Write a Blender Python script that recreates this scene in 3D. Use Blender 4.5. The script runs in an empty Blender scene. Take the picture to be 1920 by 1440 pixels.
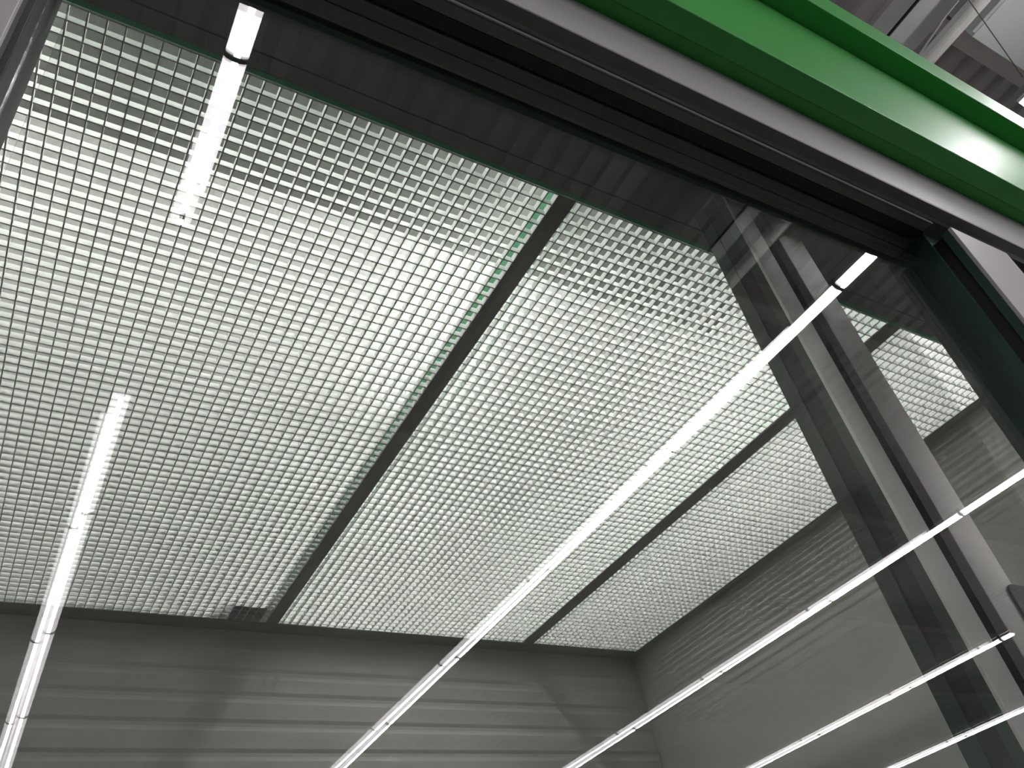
import bpy, bmesh, math
from mathutils import Matrix, Vector

# ------------------------------------------------------------------ basics
S = bpy.context.scene
COL = S.collection
CZ = 1.5                  # eye height of the photographer above the floor
YAW = -0.02               # the shop front stands a hair askew of the room's grid
H = 2.46                  # ceiling grid above the eye
D1, D2 = 0.75, 0.934      # outer and inner glass plane (facade depth)
ZG = 1.90                 # top of the glass
LH = 5.66                 # hall lamps above the eye


def tag(o, label=None, cat=None, group=None, kind=None):
    if label: o['label'] = label
    if cat: o['category'] = cat
    if group: o['group'] = group
    if kind: o['kind'] = kind
    return o


def empty(name, label=None, cat=None, group=None, kind=None, loc=(0, 0, 0)):
    o = bpy.data.objects.new(name, None)
    o.empty_display_size = 0.1
    o.location = (loc[0], loc[1], loc[2])
    COL.objects.link(o)
    return tag(o, label, cat, group, kind)


def fac(u, v, z):
    """facade coordinates (along the front, depth, height above the eye)"""
    c, s = math.cos(YAW), math.sin(YAW)
    return (u * c - v * s, u * s + v * c, z)


class MB:
    def __init__(self, facade=False):
        self.bm = bmesh.new()
        self.f = facade

    def v(self, p):
        p = fac(*p) if self.f else p
        return self.bm.verts.new((p[0], p[1], p[2] + CZ))

    def box(self, x0, x1, y0, y1, z0, z1):
        vs = [self.v((x, y, z)) for z in (z0, z1) for y in (y0, y1) for x in (x0, x1)]
        for q in ((0, 2, 3, 1), (4, 5, 7, 6), (0, 1, 5, 4), (1, 3, 7, 5), (3, 2, 6, 7), (2, 0, 4, 6)):
            self.bm.faces.new([vs[i] for i in q])
        return self

    def prism_x(self, x0, x1, poly):
        """poly in (y, z), extruded along x"""
        a = [self.v((x0, y, z)) for y, z in poly]
        b = [self.v((x1, y, z)) for y, z in poly]
        return self._cap(a, b)

    def prism_z(self, z0, z1, poly):
        a = [self.v((x, y, z0)) for x, y in poly]
        b = [self.v((x, y, z1)) for x, y in poly]
        return self._cap(a, b)

    def prism_y(self, y0, y1, poly):
        """poly in (x, z), extruded along y"""
        a = [self.v((x, y0, z)) for x, z in poly]
        b = [self.v((x, y1, z)) for x, z in poly]
        return self._cap(a, b)

    def _cap(self, a, b):
        n = len(a)
        self.bm.faces.new(a)
        self.bm.faces.new(b[::-1])
        for i in range(n):
            j = (i + 1) % n
            self.bm.faces.new((a[i], b[i], b[j], a[j]))
        return self

    def tube(self, p0, p1, r, n=12, ends=True):
        p0, p1 = Vector(p0), Vector(p1)
        d = (p1 - p0).normalized()
        a = d.orthogonal().normalized()
        b = d.cross(a)
        rings = []
        for p in (p0, p1):
            rings.append([self.v(tuple(p + r * (math.cos(2 * math.pi * k / n) * a + math.sin(2 * math.pi * k / n) * b)))
                          for k in range(n)])
        for k in range(n):
            j = (k + 1) % n
            self.bm.faces.new((rings[0][k], rings[0][j], rings[1][j], rings[1][k]))
        if ends:
            self.bm.faces.new(rings[0][::-1]); self.bm.faces.new(rings[1])
        return self

    def path(self, pts, r, n=8):
        for a, b in zip(pts, pts[1:]):
            self.tube(a, b, r, n)
        return self

    def build(self, name, mat, parent=None, bevel=0.0, seg=2, smooth=False):
        bm = self.bm
        bmesh.ops.recalc_face_normals(bm, faces=bm.faces)
        me = bpy.data.meshes.new(name)
        bm.to_mesh(me); bm.free()
        if smooth:
            for p in me.polygons: p.use_smooth = True
        me.materials.append(mat)
        o = bpy.data.objects.new(name, me)
        COL.objects.link(o)
        if parent is not None:
            o.parent = parent
            o.matrix_parent_inverse = Matrix.Translation(-parent.location)
        if bevel:
            m = o.modifiers.new('bevel', 'BEVEL')
            m.width = bevel; m.segments = seg; m.limit_method = 'ANGLE'
            m.harden_normals = False
        return o


# ------------------------------------------------------------------ materials
def new_mat(name):
    m = bpy.data.materials.new(name)
    m.use_nodes = True
    nt = m.node_tree
    return m, nt, nt.nodes['Principled BSDF'], nt.nodes['Material Output']


def paint(name, col, rough=0.5, metal=0.0, coat=0.0, spec=0.5, var=0.06, scale=6.0, bump=0.0, stretch=None):
    """painted or anodised surface with a slight mottled tone"""
    m, nt, p, out = new_mat(name)
    tc = nt.nodes.new('ShaderNodeTexCoord')
    mp = nt.nodes.new('ShaderNodeMapping')
    if stretch: mp.inputs['Scale'].default_value = stretch
    nz = nt.nodes.new('ShaderNodeTexNoise')
    nz.inputs['Scale'].default_value = scale
    nz.inputs['Detail'].default_value = 5
    nt.links.new(tc.outputs['Object'], mp.inputs['Vector'])
    nt.links.new(mp.outputs['Vector'], nz.inputs['Vector'])
    mr = nt.nodes.new('ShaderNodeMapRange')
    mr.inputs['From Min'].default_value = 0.3; mr.inputs['From Max'].default_value = 0.7
    mr.inputs['To Min'].default_value = 1 - var; mr.inputs['To Max'].default_value = 1 + var
    nt.links.new(nz.outputs['Fac'], mr.inputs['Value'])
    mx = nt.nodes.new('ShaderNodeVectorMath'); mx.operation = 'SCALE'
    mx.inputs[0].default_value = col
    nt.links.new(mr.outputs['Result'], mx.inputs['Scale'])
    nt.links.new(mx.outputs['Vector'], p.inputs['Base Color'])
    p.inputs['Roughness'].default_value = rough
    p.inputs['Metallic'].default_value = metal
    p.inputs['Specular IOR Level'].default_value = spec
    p.inputs['Coat Weight'].default_value = coat
    p.inputs['Coat Roughness'].default_value = 0.15
    if bump:
        b = nt.nodes.new('ShaderNodeBump'); b.inputs['Strength'].default_value = bump
        b.inputs['Distance'].default_value = 0.002
        nt.links.new(nz.outputs['Fac'], b.inputs['Height'])
        nt.links.new(b.outputs['Normal'], p.inputs['Normal'])
    return m


def lamp_mat(name, col, strength):
    m, nt, p, out = new_mat(name)
    p.inputs['Base Color'].default_value = (0.8, 0.8, 0.8, 1)
    p.inputs['Emission Color'].default_value = (*col, 1)
    p.inputs['Emission Strength'].default_value = strength
    return m


def glass_mat(name, tint):
    """clear float glass: each face lets the light straight through and mirrors by Fresnel"""
    m, nt, p, out = new_mat(name)
    nt.nodes.remove(p)
    tr = nt.nodes.new('ShaderNodeBsdfTransparent'); tr.inputs['Color'].default_value = (*tint, 1)
    gl = nt.nodes.new('ShaderNodeBsdfGlossy'); gl.inputs['Roughness'].default_value = 0.0
    gl.inputs['Color'].default_value = (0.62, 0.64, 0.63, 1)
    geo = nt.nodes.new('ShaderNodeNewGeometry')
    ior = nt.nodes.new('ShaderNodeMapRange')
    ior.inputs['To Min'].default_value = 1.5; ior.inputs['To Max'].default_value = 1 / 1.5
    nt.links.new(geo.outputs['Backfacing'], ior.inputs['Value'])
    fr = nt.nodes.new('ShaderNodeFresnel')
    nt.links.new(ior.outputs['Result'], fr.inputs['IOR'])
    mix = nt.nodes.new('ShaderNodeMixShader')
    nt.links.new(fr.outputs['Fac'], mix.inputs['Fac'])
    nt.links.new(tr.outputs['BSDF'], mix.inputs[1]); nt.links.new(gl.outputs['BSDF'], mix.inputs[2])
    nt.links.new(mix.outputs['Shader'], out.inputs['Surface'])
    return m


M = {
    'grid':   paint('white_lacquered_metal', (0.74, 0.76, 0.74), 0.45, var=0.03, scale=3),
    'dark':   paint('dark_grey_profile', (0.21, 0.215, 0.205), 0.5, var=0.08),
    'beam':   paint('grey_beam_paint', (0.33, 0.345, 0.32), 0.55, var=0.06),
    'soffit': paint('grey_soffit_panel', (0.26, 0.262, 0.252), 0.6, var=0.08),
    'greenin': paint('green_void_paint', (0.05, 0.23, 0.11), 0.55, var=0.06),
    'greentrim': paint('green_trim_paint', (0.11, 0.50, 0.27), 0.5, var=0.05),
    'greengrey': paint('grey_green_wall_paint', (0.14, 0.22, 0.17), 0.7, var=0.05),
    'green':  paint('green_gloss_paint', (0.042, 0.38, 0.055), 0.42, spec=0.6, var=0.05, scale=4, bump=0.06, stretch=(0.3, 3, 3)),
    'gframe': paint('dark_green_profile', (0.03, 0.07, 0.05), 0.4, var=0.08),
    'alu':    paint('light_grey_aluminium', (0.50, 0.475, 0.47), 0.42, var=0.03, scale=3),
    'alupost': paint('pale_grey_aluminium', (0.90, 0.86, 0.845), 0.5, metal=0.7, var=0.03, scale=3),
    'gasket': paint('black_rubber', (0.008, 0.008, 0.009), 0.6, var=0.1),
    'wall':   paint('grey_plaster', (0.53, 0.525, 0.505), 0.8, var=0.04, scale=2.5, bump=0.1),
    'floor':  paint('grey_floor', (0.11, 0.11, 0.108), 0.4, var=0.08, scale=1.5),
    'slab':   paint('shade_grey_slab', (0.20, 0.21, 0.195), 0.85, var=0.1, scale=4),  # shade of the slab's unlit front, given as a grey tone
    'slabw':  paint('white_slab', (0.82, 0.82, 0.80), 0.85, var=0.04, scale=4),
    'deck':   paint('off_white_steel_deck', (0.42, 0.385, 0.37), 0.55, var=0.05, scale=3),
    'plate':  paint('taupe_steel', (0.58, 0.50, 0.475), 0.6, var=0.05),
    'duct':   paint('galvanised_duct', (0.66, 0.67, 0.655), 0.5, var=0.06, scale=5),
    'ductlt': paint('pale_grey_duct', (0.72, 0.76, 0.74), 0.5, var=0.04, scale=2),
    'pipe':   paint('white_pipe_paint', (0.84, 0.83, 0.79), 0.45, var=0.04),
    'wire':   paint('steel_wire', (0.10, 0.10, 0.10), 0.4, metal=0.6),
    'white':  paint('white_conduit', (0.75, 0.72, 0.70), 0.5),
    'housing': paint('white_lamp_housing', (0.7, 0.7, 0.7), 0.45),
    'coupler': paint('dark_lamp_joint', (0.10, 0.085, 0.08), 0.5),
    'diff':   lamp_mat('opal_diffuser', (1.0, 0.90, 0.965), 3.0),
    'deckfill': lamp_mat('deck_fill_glow', (1.0, 0.95, 0.95), 3.6),  # added glow for the roof deck
    'led':    lamp_mat('led_strip', (1.0, 0.985, 1.0), 52.0),
    'batten': lamp_mat('fill_batten', (1.0, 0.97, 0.955), 22.0),  # glow of the fill lamps added over the grid
    'batten3': lamp_mat('fill_left_batten', (1.0, 0.97, 0.955), 11.0),
    'batten2': lamp_mat('fill_front_batten', (1.0, 0.97, 0.955), 14.0),
    'upfill': lamp_mat('fill_upper_diffuser', (1.0, 0.97, 0.955), 8.0),
    'glass1': glass_mat('outer_float_glass', (0.988, 0.994, 0.988)),
    'glass2': glass_mat('inner_float_glass', (0.984, 0.991, 0.984)),
}

# ------------------------------------------------------------------ camera
f_px = 1540.0
CX, CY = 960.0, 720.0
def ray(px, py):
    return Vector((px - CX, -(py - CY), f_px))
# directions (in the lens frame) of the room's three axes
ax = [ray(3758.6, 1423.32).normalized(), ray(-287.79, 2313.10).normalized(), ray(564.54, -1078.41).normalized()]
right = Vector([a.x for a in ax]); up = Vector([a.y for a in ax]); fwd = Vector([a.z for a in ax])
right.normalize(); up.normalize(); fwd.normalize()
cam_d = bpy.data.cameras.new('camera')
cam = bpy.data.objects.new('camera', cam_d)
COL.objects.link(cam)
mw = Matrix((
    (right.x, up.x, -fwd.x, 0),
    (right.y, up.y, -fwd.y, 0),
    (right.z, up.z, -fwd.z, CZ),
    (0, 0, 0, 1)))
cam.matrix_world = mw
cam_d.sensor_fit = 'HORIZONTAL'
cam_d.sensor_width = 36.0
cam_d.lens = 36.0 * f_px / 1920.0
cam_d.clip_start = 0.02
cam_d.clip_end = 100
S.camera = cam

# ------------------------------------------------------------------ room shell
XL, XR = -1.70, 1.797 * H          # grid's left end and right end
YN, YF = 0.5375 * H, 1.975 * H     # grid's near and far edge
BW = 4.99                          # back wall face
RW = 4.50                          # right wall face
YP = 3.02                          # where the pale rear slab begins
VT = 1.90                          # void height over the grid
kind = dict(kind='structure')
def struct(name, mb, mat, **k):
    return tag(mb.build(name, mat, **k), kind='structure')

wp = [(BW + 0.15, H + VT + 0.1), (BW + 0.012, H + VT + 0.1), (BW + 0.012, 2.347), (BW, 2.343)]
for zg in (2.185, 2.035, 1.87, 1.70, 1.50):      # shallow horizontal grooves across the back wall
    wp += [(BW, zg + 0.034), (BW + 0.007, zg + 0.012), (BW + 0.007, zg - 0.010), (BW + 0.004, zg - 0.024), (BW, zg - 0.036)]
wp += [(BW, -CZ), (BW + 0.15, -CZ)]
struct('wall_back', MB().prism_x(XL - 0.4, RW + 0.15, wp), M['wall'])
struct('wall_right', MB().box(RW, RW + 0.15, 0.98, BW, -CZ, H + VT + 0.1), M['wall'])
struct('wall_left', MB().box(XL - 0.4, XL - 0.25, 0.98, BW, -CZ, H + VT + 0.1), M['wall'])
struct('floor', MB().box(-14, 22, -16, 6, -CZ - 0.1, -CZ), M['floor'])
# slab over the grid and the dark soffit in front of it
struct('ceiling', MB().box(XL - 0.25, RW, 1.0, BW, H + VT, H + VT + 0.1), M['slabw'])
struct('ceiling_shade_sheet', MB().box(XL - 0.25, RW, 1.0, YP, H + VT - 0.012, H + VT - 0.0005), M['slab'])  # added sheet; the slab's front shade is put into its grey
struct('wall_front', MB().box(XL - 0.4, RW + 0.15, 0.90, 0.998, H + 0.031, H + VT + 0.1), M['greengrey'])
sf = MB()
sf.box(XL - 0.25, RW, 0.90, 0.506 * H - 0.003, H, H + 0.03)
sf.box(XL - 0.25, RW, 0.506 * H + 0.003, 0.5290 * H, H, H + 0.03)
sf.box(XL - 0.25, RW, 0.506 * H - 0.0028, 0.506 * H + 0.0028, H + 0.008, H + 0.03)
struct('ceiling_soffit', sf, M['soffit'])
struct('trim_1', MB().box(XL - 0.25, RW, 0.5290 * H, YN - 0.004, H - 0.001, H + 0.03), M['greentrim'])
# dark angle that carries the grid along the back and right walls
struct('trim_2', MB().box(XL - 0.25, RW, YF + 0.004, BW, H - 0.004, H + 0.05), M['beam'], bevel=0.002)
struct('trim_3', MB().box(XR + 0.004, RW, YN, YF + 0.004, H - 0.004, H + 0.05), M['beam'], bevel=0.002)

# ------------------------------------------------------------------ ceiling beams between the grid panels
B1 = (0.5857 * H, 0.6154 * H)
B2 = (1.3640 * H, 1.3990 * H)
for (x0, x1), lab in ((B1, 'dark grey ceiling beam between the left and middle white grid panels'),
                      (B2, 'dark grey ceiling beam between the middle and right white grid panels')):
    r = empty('ceiling_beam', lab, 'beam', 'dark beams dividing the grid ceiling', loc=((x0 + x1) / 2, YN, H + CZ))
    MB().box(x0, x1, YN, YF + 0.002, H - 0.003, H + 0.012).build('flange', M['beam'], r, bevel=0.0015)
    w = MB().box(x0 + 0.010, x0 + 0.018, YN, YF, H + 0.012, H + 0.12).build('web', M['greenin'], r)
    w['label'] = 'green upright plate above the beam'

# ------------------------------------------------------------------ open-cell grid panels
P = 0.05
FH, FT = 0.027, 0.0048
def grid_panel(x0, x1, xoff, label):
    r = empty('grid_ceiling_panel', label, 'ceiling panel', 'white open-cell ceiling panels', loc=((x0 + x1) / 2, (YN + YF) / 2, H + CZ))
    z0, z1 = H, H + FH
    # fins running across (along x), then fins running to the back (along y)
    mb = MB()
    y = YN + 0.0035
    n = 0
    while y < YF - 0.001:
        mb.box(x0, x1, y - FT / 2, y + FT / 2, z0, z1)
        y += P
    mb.build('cross_fins', M['grid'], r)
    mb = MB()
    k0 = math.ceil((x0 - xoff) / P)
    x = xoff + k0 * P
    while x < x1 - 0.001:
        mb.box(x - FT / 2, x + FT / 2, YN, YF, z0 - 0.0006, z1 + 0.0006)
        x += P
    mb.build('long_fins', M['grid'], r)
    e = MB()
    e.box(x0, x1, YF - 0.004, YF, z0, z1 + 0.004)
    e.box(x1 - 0.003, x1, YN, YF - 0.004, z0, z1 + 0.004)
    e.box(x0, x0 + 0.003, YN, YF - 0.004, z0, z1 + 0.004)
    e.build('edge_frame', M['grid'], r)
grid_panel(XL, B1[0] - 0.001, -0.2563, 'large white open-cell grid panel left of the first dark beam')
grid_panel(B1[1] + 0.001, B2[0] - 0.001, B1[1] + 0.03, 'white open-cell grid panel between the two dark beams')
grid_panel(B2[1] + 0.001, XR, B2[1] + 0.03, 'white open-cell grid panel beside the right wall')

# lamps added in the void to light the grid cells, kept out of view
def void_fill_lamp(x, z, strength, label, lens='batten'):
    r = empty('added_batten_light', label, 'added light', 'added lights in the void above the grid', loc=(x, 3.0, z + CZ))
    y0, y1 = YN - 0.05, BW - 0.25
    MB().box(x - 0.06, x + 0.06, y0, y1, z, z + 0.04).build('body', M['housing'], r, bevel=0.003)
    MB().prism_y(y0 + 0.02, y1 - 0.02, [(x - 0.052, z - 0.0005), (x + 0.052, z - 0.0005), (x + 0.045, z - 0.025), (x + 0.02, z - 0.036), (x - 0.02, z - 0.036), (x - 0.045, z - 0.025)]).build('diffuser', M[lens], r)
    if strength: MB().prism_y(y0 + 0.02, y1 - 0.02, [(x - 0.03, z + 0.0405), (x + 0.03, z + 0.0405), (x + 0.022, z + 0.055), (x - 0.022, z + 0.055)]).build('upper_diffuser', M['upfill'], r)
    for yw in (y0 + 0.4, y1 - 0.4):
        MB().tube((x, yw, z + 0.041), (x, yw, H + VT - 0.013 if yw < YP else H + VT - 0.001), 0.0015, 6).build('suspension_wire', M['wire'], r)
ZV = H + 1.45
void_fill_lamp(0.592 * (ZV + 0.02), ZV, 1, 'unseen batten light added high above the first dark beam to brighten the grid')
void_fill_lamp(-1.55, H + 1.30, 0, 'unseen batten light added high above the far left of the grid', 'batten3')

r = empty('added_batten_light', 'unseen long batten light added across the void behind the front wall, over the grid edge', 'added light', 'added lights in the void above the grid', loc=(1.4, 1.3, H + 0.85 + CZ))  # added lamp that brightens the front rows of cells
zf = H + 0.85
MB().box(-1.5, 4.2, 1.26, 1.38, zf, zf + 0.04).build('body', M['housing'], r, bevel=0.003)
MB().prism_x(-1.48, 4.18, [(1.268, zf - 0.0005), (1.372, zf - 0.0005), (1.365, zf - 0.025), (1.34, zf - 0.036), (1.30, zf - 0.036), (1.275, zf - 0.025)]).build('diffuser', M['batten2'], r)
for xw in (-0.9, 1.35, 3.6):
    MB().tube((xw, 1.32, zf + 0.041), (xw, 1.32, H + VT - 0.013), 0.0015, 6).build('suspension_wire', M['wire'], r)

# small box lying on the left grid near the back
r = empty('junction_box', 'small dark box lying on the left grid near the back beam end', 'box', loc=(1.29, 4.76, H + FH + CZ))
MB().box(1.185, 1.40, 4.665, 4.845, H + FH + 0.0008, H + FH + 0.075).build('body', M['soffit'], r, bevel=0.004)
MB().box(1.178, 1.407, 4.658, 4.852, H + FH + 0.075, H + FH + 0.085).build('lid', M['dark'], r, bevel=0.003)

# ------------------------------------------------------------------ shop front: window 1
U0, U1 = -0.255 * D1 / 1.177 , 3.65 * D1 / 1.177     # inner edges of the mullions' front faces
V1 = D1 / 1.177
win = empty('window_1', kind='structure', loc=fac(1.0, D1, CZ))
def wpart(name, mb, mat, bevel=0.0015, parent=win, **k):
    return mb.build(name, mat, parent, bevel=bevel, **k)
UE, UR = -1.2, 6.5
# light grey fascia rail over the glass, with a dark underside board
wpart('fascia_rail', MB(True).box(UE, UR, 0.6245, 0.675, 1.922, 2.153), M['alu'])
wpart('fascia_underside', MB(True).box(UE, UR, 0.6255, 0.659, 1.916, 1.9215), M['dark'], bevel=0)
wpart('shadow_gap', MB(True).box(UE, UR, 0.6592, 0.6748, 1.93, 1.95), M['gasket'], bevel=0)  # solid black strip; the recess's shade is put into its colour
# head rail: one box with the glazing channel cut out as separate strips
wpart('head_rail', MB(True).prism_x(U0 + 0.001, U1 - 0.001, [(0.675, 1.903), (0.680, 1.899), (0.710, 1.899), (0.710, 2.0), (0.675, 2.0)]), M['dark'])
b = wpart('head_bead', MB(True).box(U0 + 0.001, U1 - 0.001, 0.6705, 0.6748, 1.894, 1.905), M['alu'], bevel=0.001)
wpart('head_gasket', MB(True).box(U0 + 0.001, U1 - 0.001, 0.7105, D1 - 0.0045, 1.897, 1.96), M['gasket'], bevel=0)
wpart('head_spacer', MB(True).box(U0 - 0.1, U1 + 0.1, D1 + 0.0045, 0.7885, 1.899, 1.99), M['dark'], bevel=0.001)
wpart('head_spacer', MB(True).box(U0 - 0.1, U1 + 0.1, 0.7915, 0.831, 1.899, 1.99), M['dark'], bevel=0.001)
wpart('rear_rail', MB(True).box(U0 - 0.1, 6.0, 0.8455, 0.862, 1.899, 2.46), M['gframe'], bevel=0.001)
struct('trim_4', MB(True).box(UE, UR, 0.68, 0.845, 2.17, 2.46), M['dark'])
def mullion(sgn, ui, wide, rmat='gframe'):
    """ui: inner edge of the front face; sgn +1 grows to the right"""
    e = ui + sgn * wide
    a, b = min(ui, e), max(ui, e)
    r = empty('mullion', loc=fac(ui, V1, CZ)); r.parent = win; r.matrix_parent_inverse = Matrix.Translation(-win.location)
    wpart('front_face', MB(True).box(a, b, V1, V1 + 0.012, -CZ, 1.839), M['alu'], parent=r)
    a2, b2 = min(ui + sgn * 0.0015, e), max(ui + sgn * 0.0015, e)
    wpart('reveal', MB(True).box(a2, b2, V1 + 0.0121, V1 + 0.040, -CZ, 1.839), M[rmat], parent=r)
    a3, b3 = min(ui + sgn * 0.012, e), max(ui + sgn * 0.012, e)
    wpart('gasket', MB(True).box(a3, b3, V1 + 0.0401, V1 + 0.078, -CZ, 1.839), M['gasket'], parent=r, bevel=0)
    wpart('rear_reveal', MB(True).box(a2, b2, V1 + 0.0781, D1 + 0.12, -CZ, 1.8985), M[rmat], parent=r)
mullion(+1, U1, 0.45 * V1 + 0.02)
mullion(-1, U0, 0.60, 'gasket')
# outer pane, leaning a trace against the inner one
def pane(name, v, th, mat, dyaw=0.0, dpitch=0.0, u0=U0 + 0.002, u1=U1 - 0.002, z1=ZG + 0.03, parent=None):
    mb = MB(True)
    mb.box(u0, u1, v - th / 2, v + th / 2, -CZ + 0.05, z1)
    uc = 1.0
    for p in mb.bm.verts:
        q = Vector(p.co) - Vector(fac(uc, v, CZ))
        q = Matrix.Rotation(dyaw, 3, 'Z') @ Matrix.Rotation(dpitch, 3, 'X') @ q
        p.co = q + Vector(fac(uc, v, CZ))
    return mb.build(name, mat, parent)
pane('glass_pane', D1, 0.008, M['glass1'], -0.0047, -0.0012, parent=win)
win2 = empty('window_2', kind='structure', loc=fac(1.0, D2, CZ))
pane('glass_pane', D2, 0.008, M['glass2'], z1=2.44, parent=win2)

# ------------------------------------------------------------------ post behind the glass
Y3 = 1.05
def X3(r): return r * Y3
XP = X3(1.915)
post = empty('glazing_post', 'tall grey and dark green post standing behind the glass', 'post', loc=(XP + 0.1, Y3 + 0.08, 0))
ZT = H - 0.001
yb = XP / 1.675
MB().box(XP, X3(2.02), Y3, Y3 + 0.012, -CZ, ZT).build('front_strip', M['alupost'], post, bevel=0.002)
MB().box(XP, X3(2.02), Y3 + 0.0121, XP / 1.838, -CZ, ZT).build('side_strip', M['gframe'], post)
MB().box(XP + 0.006, X3(2.02), XP / 1.838 + 0.0001, XP / 1.748, -CZ, ZT).build('gasket', M['gasket'], post)
MB().box(XP, X3(2.02), XP / 1.748 + 0.0001, yb, -CZ, ZT).build('side_strip', M['gframe'], post)
MB().prism_z(-CZ, ZT, [(X3(2.02) + 0.0001, Y3 + 0.002), (X3(2.02) + 0.045, Y3 + 0.06), (X3(2.115) - 0.0001, Y3 + 0.07), (X3(2.115) - 0.0001, yb), (X3(2.02) + 0.0001, yb)]).build('channel', M['dark'], post)
MB().box(X3(2.115), X3(2.27), Y3 - 0.001, Y3 + 0.03, -CZ, ZT).build('cover_strip', M['alupost'], post, bevel=0.002)
MB().box(X3(2.115), X3(2.27), Y3 + 0.0301, yb, -CZ, ZT).build('rear_strip', M['gframe'], post)
kb = MB()
zt = 0.775 * Y3
poly = []
x0, x1 = X3(2.225), X3(2.225) + 0.14
for cx, cz, a0 in ((x1 - 0.03, zt - 0.03, 0), (x0 + 0.03, zt - 0.03, 90), (x0 + 0.03, zt - 0.40, 180), (x1 - 0.03, zt - 0.40, 270)):
    for k in range(7):
        a = math.radians(a0 + k * 15)
        poly.append((cx + 0.03 * math.cos(a), cz + 0.03 * math.sin(a)))
k = kb.prism_y(Y3 - 0.008, Y3 - 0.0012, poly).build('lock_plate', M['dark'], post, bevel=0.0015)
k['label'] = 'dark plate with rounded corners'

# ------------------------------------------------------------------ green steel fascia above the shop front
g = empty('green_steel_fascia', 'glossy green painted steel fascia above the shop window', 'fascia', loc=fac(1.5, 0.5, CZ + 2.154))
MB(True).prism_x(UE, UR, [(0.5155, 2.154), (0.5835, 2.154), (0.5835, 2.163), (0.675, 2.163), (0.675, 2.20), (0.555, 2.20), (0.555, 2.735), (0.5155, 2.735)]).build('lower_channel', M['green'], g, bevel=0.004, seg=3)
MB(True).prism_x(UE, UR, [(0.4376, 2.7355), (0.555, 2.7355), (0.555, 2.765), (0.467, 2.765), (0.467, 2.957), (0.4376, 2.957)]).build('upper_lip', M['green'], g, bevel=0.004, seg=3)

# ------------------------------------------------------------------ hall lamps (straight rows, seen mirrored in the glass)
def lamp_row(xv, joints, label, clamp=False):
    """xv: row position / LH; joints: couplings as mirrored depths / LH (first and last are the ends)"""
    r = empty('linear_pendant_light', label, 'linear light', 'long pendant light rows of the hall')
    c = math.cos(YAW)
    # a point seen at (xv, yv) in the inner pane's mirror image -> its true place in facade coordinates
    def real(yv):
        x, y = xv * LH, yv * LH
        u = x * math.cos(YAW) + y * math.sin(YAW)
        v = -x * math.sin(YAW) + y * math.cos(YAW)
        return Vector((u, 2 * D2 - v))
    W = 0.0800
    ends = [real(j) for j in joints]
    r.location = Vector(fac(ends[0].x, ends[0].y, LH + CZ))
    def run(name, a, b, prof, mat, parent=None):
        mb = MB(True)
        d = (b - a).normalized(); s = Vector((-d.y, d.x))
        A = [mb.v((a.x + s.x * q, a.y + s.y * q, LH + z)) for q, z in prof]
        B = [mb.v((b.x + s.x * q, b.y + s.y * q, LH + z)) for q, z in prof]
        mb._cap(A, B)
        return mb.build(name, mat, parent or r)
    hous = [(-W, 0.012), (W, 0.012), (W, 0.05), (0.05, 0.072), (-0.05, 0.072), (-W, 0.05)]
    lens = [(W * math.cos(t), 0.0115 - 0.050 * math.sin(t)) for t in [math.pi * k / 10 for k in range(11)]]
    strip = [(-0.021, -0.0420), (0.021, -0.0420), (0.021, -0.035), (-0.021, -0.035)]
    ring = [(W * 1.06 * math.cos(t), 0.0115 - 0.056 * math.sin(t)) for t in [math.pi * k / 10 for k in range(11)]] + [(-W * 1.06, 0.074), (W * 1.06, 0.074)]
    for i, (a, b) in enumerate(zip(ends, ends[1:])):
        d = (b - a).normalized()
        ga = 0.030 if i else 0.004
        gb = 0.030 if i < len(ends) - 2 else 0.004
        a2, b2 = a + d * ga, b - d * gb
        h = run('housing', a2, b2, hous, M['housing'])
        run('diffuser', a2, b2, lens, M['diff'], h)
        run('deck_fill_strip', a2, b2, [(-0.04, 0.0725), (0.04, 0.0725), (0.04, 0.077), (-0.04, 0.077)], M['deckfill'], h)  # glowing strip added to brighten the roof deck
        run('light_strip', a2, b2, strip, M['led'], h)
        if i < len(ends) - 2:
            run('coupling', b - d * 0.026, b + d * 0.026, ring, M['coupler'])
        p = a.lerp(b, 0.5) if (b - a).length > 0.5 else a.lerp(b, 0.9)
        MB(True).tube((p.x, p.y, LH + 0.073), (p.x, p.y, ZD - 0.002), 0.0018, 6).build('suspension_wire', M['wire'], r)
    if clamp:
        d = (ends[-1] - ends[-2]).normalized()
        p = ends[-1] - d * 0.10
        q = ends[-1] - d * 0.04
        MB(True).box(p.x - 0.022, p.x + 0.022, p.y - 0.03, p.y + 0.03, LH - 0.075, LH - 0.0425).build('wire_clamp', M['housing'], r)
        MB(True).tube((p.x - 0.085, p.y, LH - 0.05), (p.x - 0.085, p.y, ZD - 0.002), 0.0035, 6).build('suspension_wire', M['white'], r)
        MB(True).tube((p.x - 0.085, p.y, LH - 0.05), (p.x, p.y, LH - 0.05), 0.0035, 6).build('wire_hook', M['wire'], r)
    for e, d in ((ends[0], (ends[1] - ends[0]).normalized()), (ends[-1], (ends[-2] - ends[-1]).normalized())):
        run('end_cap', e, e + d * 0.0035, hous, M['housing'])
    return r
ZD = 8.0
def js(*a): return list(a)
lamp_row(0.0960, js(0.20, 0.585, 0.7925), 'short bright lamp stretch mirrored at the top of the leftmost lamp row', clamp=True)
lamp_row(0.0860, js(1.250, 1.6243) + [2.1549, 2.6778, 3.205, 3.735], 'leftmost long white lamp row mirrored in the glass, starting below a gap')
lamp_row(1.1795, js(0.172, 0.577, 1.088, 1.6195) + [2.1508, 2.6786, 3.21, 3.74], 'second white lamp row from the left mirrored in glass, crossing the middle grid')
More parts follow.
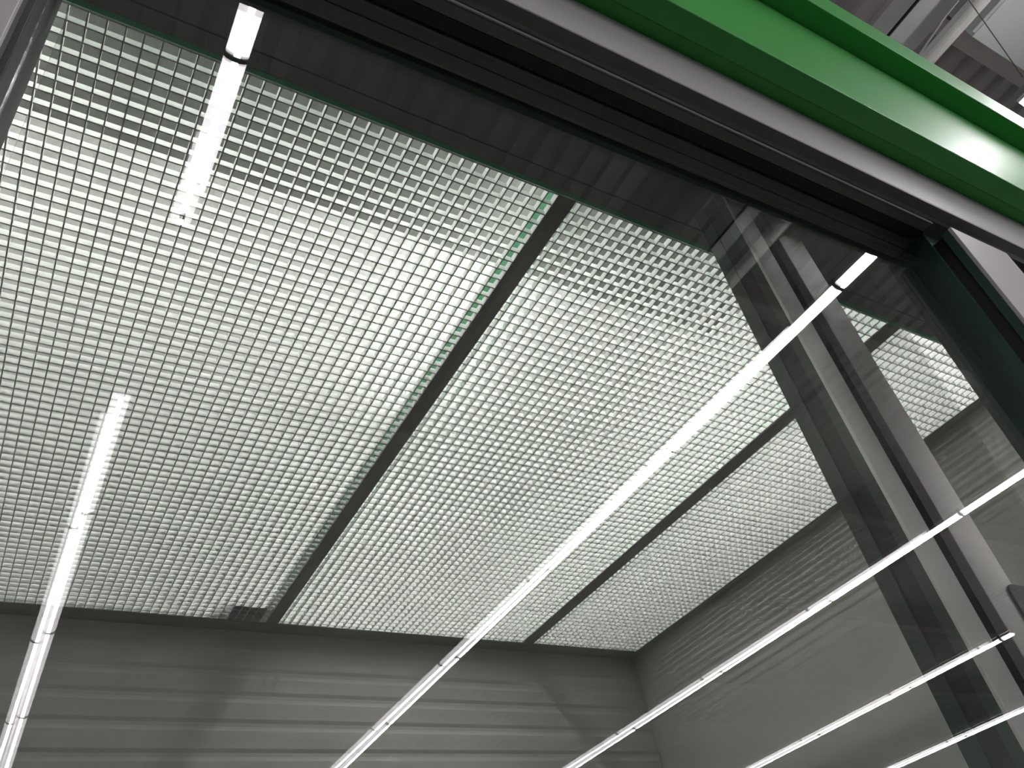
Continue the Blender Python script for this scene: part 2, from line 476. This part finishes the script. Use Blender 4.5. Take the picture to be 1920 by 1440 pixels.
lamp_row(2.2340, js(0.16, 0.535, 1.085, 1.5975) + [2.139, 2.6805, 3.21, 3.74], 'third white lamp row from the left mirrored in the glass, crossing the post')
lamp_row(3.347, js(1.67, 1.72) + [2.1756, 2.7182, 3.25, 3.78], 'fourth white lamp row from the left mirrored in glass, ending at the post')
lamp_row(4.46, js(0.55, 1.08, 1.62, 2.16) + [2.706, 3.24, 3.77], 'fifth white lamp row from the left, lowest mirrored at the right')

# ------------------------------------------------------------------ hall roof
def corrugated(x0, x1, y0, y1, z, pitch=0.30, dep=0.06):
    mb = MB(True)
    prof = []
    x = x0
    while x < x1:
        prof += [(x, z), (x + pitch * 0.50, z), (x + pitch * 0.62, z + dep), (x + pitch * 0.88, z + dep)]
        x += pitch
    prof.append((x, z))
    top = [(x, z + 0.10), (x0, z + 0.10)]
    a = [mb.v((px, y0, pz)) for px, pz in prof + top]
    b = [mb.v((px, y1, pz)) for px, pz in prof + top]
    mb._cap(a, b)
    return mb
struct('ceiling_deck', corrugated(-14, 34, -28.0, 1.6, ZD), M['deck'])
# cross beams of the hall roof
zb = 7.4
def hall_beam(y0, y1, x0, x1, z, label, mat='plate'):
    r = empty('roof_beam', label, 'beam', 'cross beams of the hall roof', loc=fac((x0 + x1) / 2, (y0 + y1) / 2, z + CZ))
    m = (y0 + y1) / 2
    MB(True).box(x0, x1, y0, y1, z, z + 0.014).build('bottom_flange', M[mat], r, bevel=0.001)
    MB(True).box(x0, x1, m - 0.006, m + 0.006, z + 0.0141, ZD - 0.0141).build('web', M[mat], r)
    MB(True).box(x0, x1, y0, y1, ZD - 0.014, ZD - 0.001).build('top_flange', M[mat], r)
hall_beam(0.0946 * zb, 0.117 * zb, 0.925 * zb, 1.1374 * zb, zb, 'taupe steel beam stub under the roof deck above the green fascia')
ORD = ('nearest to', 'second from', 'third from', 'fourth from', 'fifth from', 'sixth from')
for i, y in enumerate((-3.4, -7.4, -11.4, -15.4, -19.4, -23.4)):
    hall_beam(y, y + 0.24, -13.5, 33.5, 7.5, 'long roof beam across the hall, %s the shop front' % ORD[i])
# ducts and pipe near the fascia
zd = 6.9
dct = empty('air_duct', 'grey sheet metal duct beside the white pipe above the fascia', 'duct', loc=fac(0.9 * zd, -1, zd + CZ))
MB(True).box(0.8895 * zd - 0.018 * zd + 0.01, 0.9255 * zd, -7, 0.165 * zd, zd, zd + 0.30).build('casing', M['duct'], dct, bevel=0.006)
MB(True).box(0.8895 * zd - 0.018 * zd - 0.004, 0.8895 * zd - 0.018 * zd + 0.0099, -7, 0.167 * zd, zd + 0.004, zd + 0.03).build('seam', M['gasket'], dct)
zw = 6.8
wd = empty('air_duct', 'wide pale grey duct beyond the white pipe above the fascia', 'duct', loc=fac(1.2 * zw, -1, zw + CZ))
MB(True).prism_x(0.991 * zw, 0.991 * zw + 3.0, [(0.096 * zw, zw), (-1.05, zw), (-1.05, zw + 0.9), (0.096 * zw, zw + 0.9)]).build('casing', M['ductlt'], wd, bevel=0.004)
MB(True).box(0.985 * zw, 0.9908 * zw, -1.05, 0.0905 * zw, zw + 0.01, zw + 0.05).build('edge_angle', M['duct'], wd)
zp = 6.6
pp = empty('steel_pipe', 'round white painted pipe under the roof above the fascia', 'pipe', loc=fac(0.965 * zp, 0.3, zp + CZ))
MB(True).tube((0.966 * zp, 1.2, zp + 0.08), (0.964 * zp, -6.0, zp + 0.08), 0.0118 * zp, 20).build('tube', M['pipe'], pp, smooth=False)
MB(True).tube((0.966 * zp, 0.09, zp + 0.08), (0.966 * zp, 0.03, zp + 0.08), 0.0135 * zp, 20).build('collar', M['pipe'], pp)
cd = MB(True).path([(0.9385 * 7.0, 0.154 * 7.0, 7.0), (0.9335 * 7.0, 0.128 * 7.0, 7.0), (0.927 * 7.0, 0.098 * 7.0, 7.0), (0.915 * 7.0, -0.4, 7.02)], 0.012, 8)
tag(cd.build('electrical_conduit', M['white']), 'thin bent white conduit between the grey duct and the pipe', 'conduit')
zc = 6.4
cb = MB(True).tube((0.925 * zc, 0.060 * zc, zc), (1.125 * zc, 0.1035 * zc, zc), 0.0045, 8)
tag(cb.build('steel_cable', M['wire']), 'thin dark cable slanting in front of the pale duct', 'cable')

# ------------------------------------------------------------------ world and view
w = bpy.data.worlds.new('World'); S.world = w
w.use_nodes = True
bg = w.node_tree.nodes['Background']
bg.inputs['Color'].default_value = (0.95, 0.98, 1.0, 1)
bg.inputs['Strength'].default_value = 0.05
vs = S.view_settings
S.display_settings.display_device = 'sRGB'
vs.view_transform = 'Standard'; vs.look = 'None'; vs.gamma = 1.0; vs.use_curve_mapping = False
vs.exposure = 1.6
cy = S.cycles
cy.use_denoising = True
cy.denoising_prefilter = 'ACCURATE'
cy.denoising_input_passes = 'RGB_ALBEDO_NORMAL'
cy.use_adaptive_sampling = False
cy.transparent_max_bounces = 16
cy.max_bounces = 10
cy.diffuse_bounces = 4
cy.glossy_bounces = 5
cy.sample_clamp_indirect = 6.0
cy.caustics_reflective = False
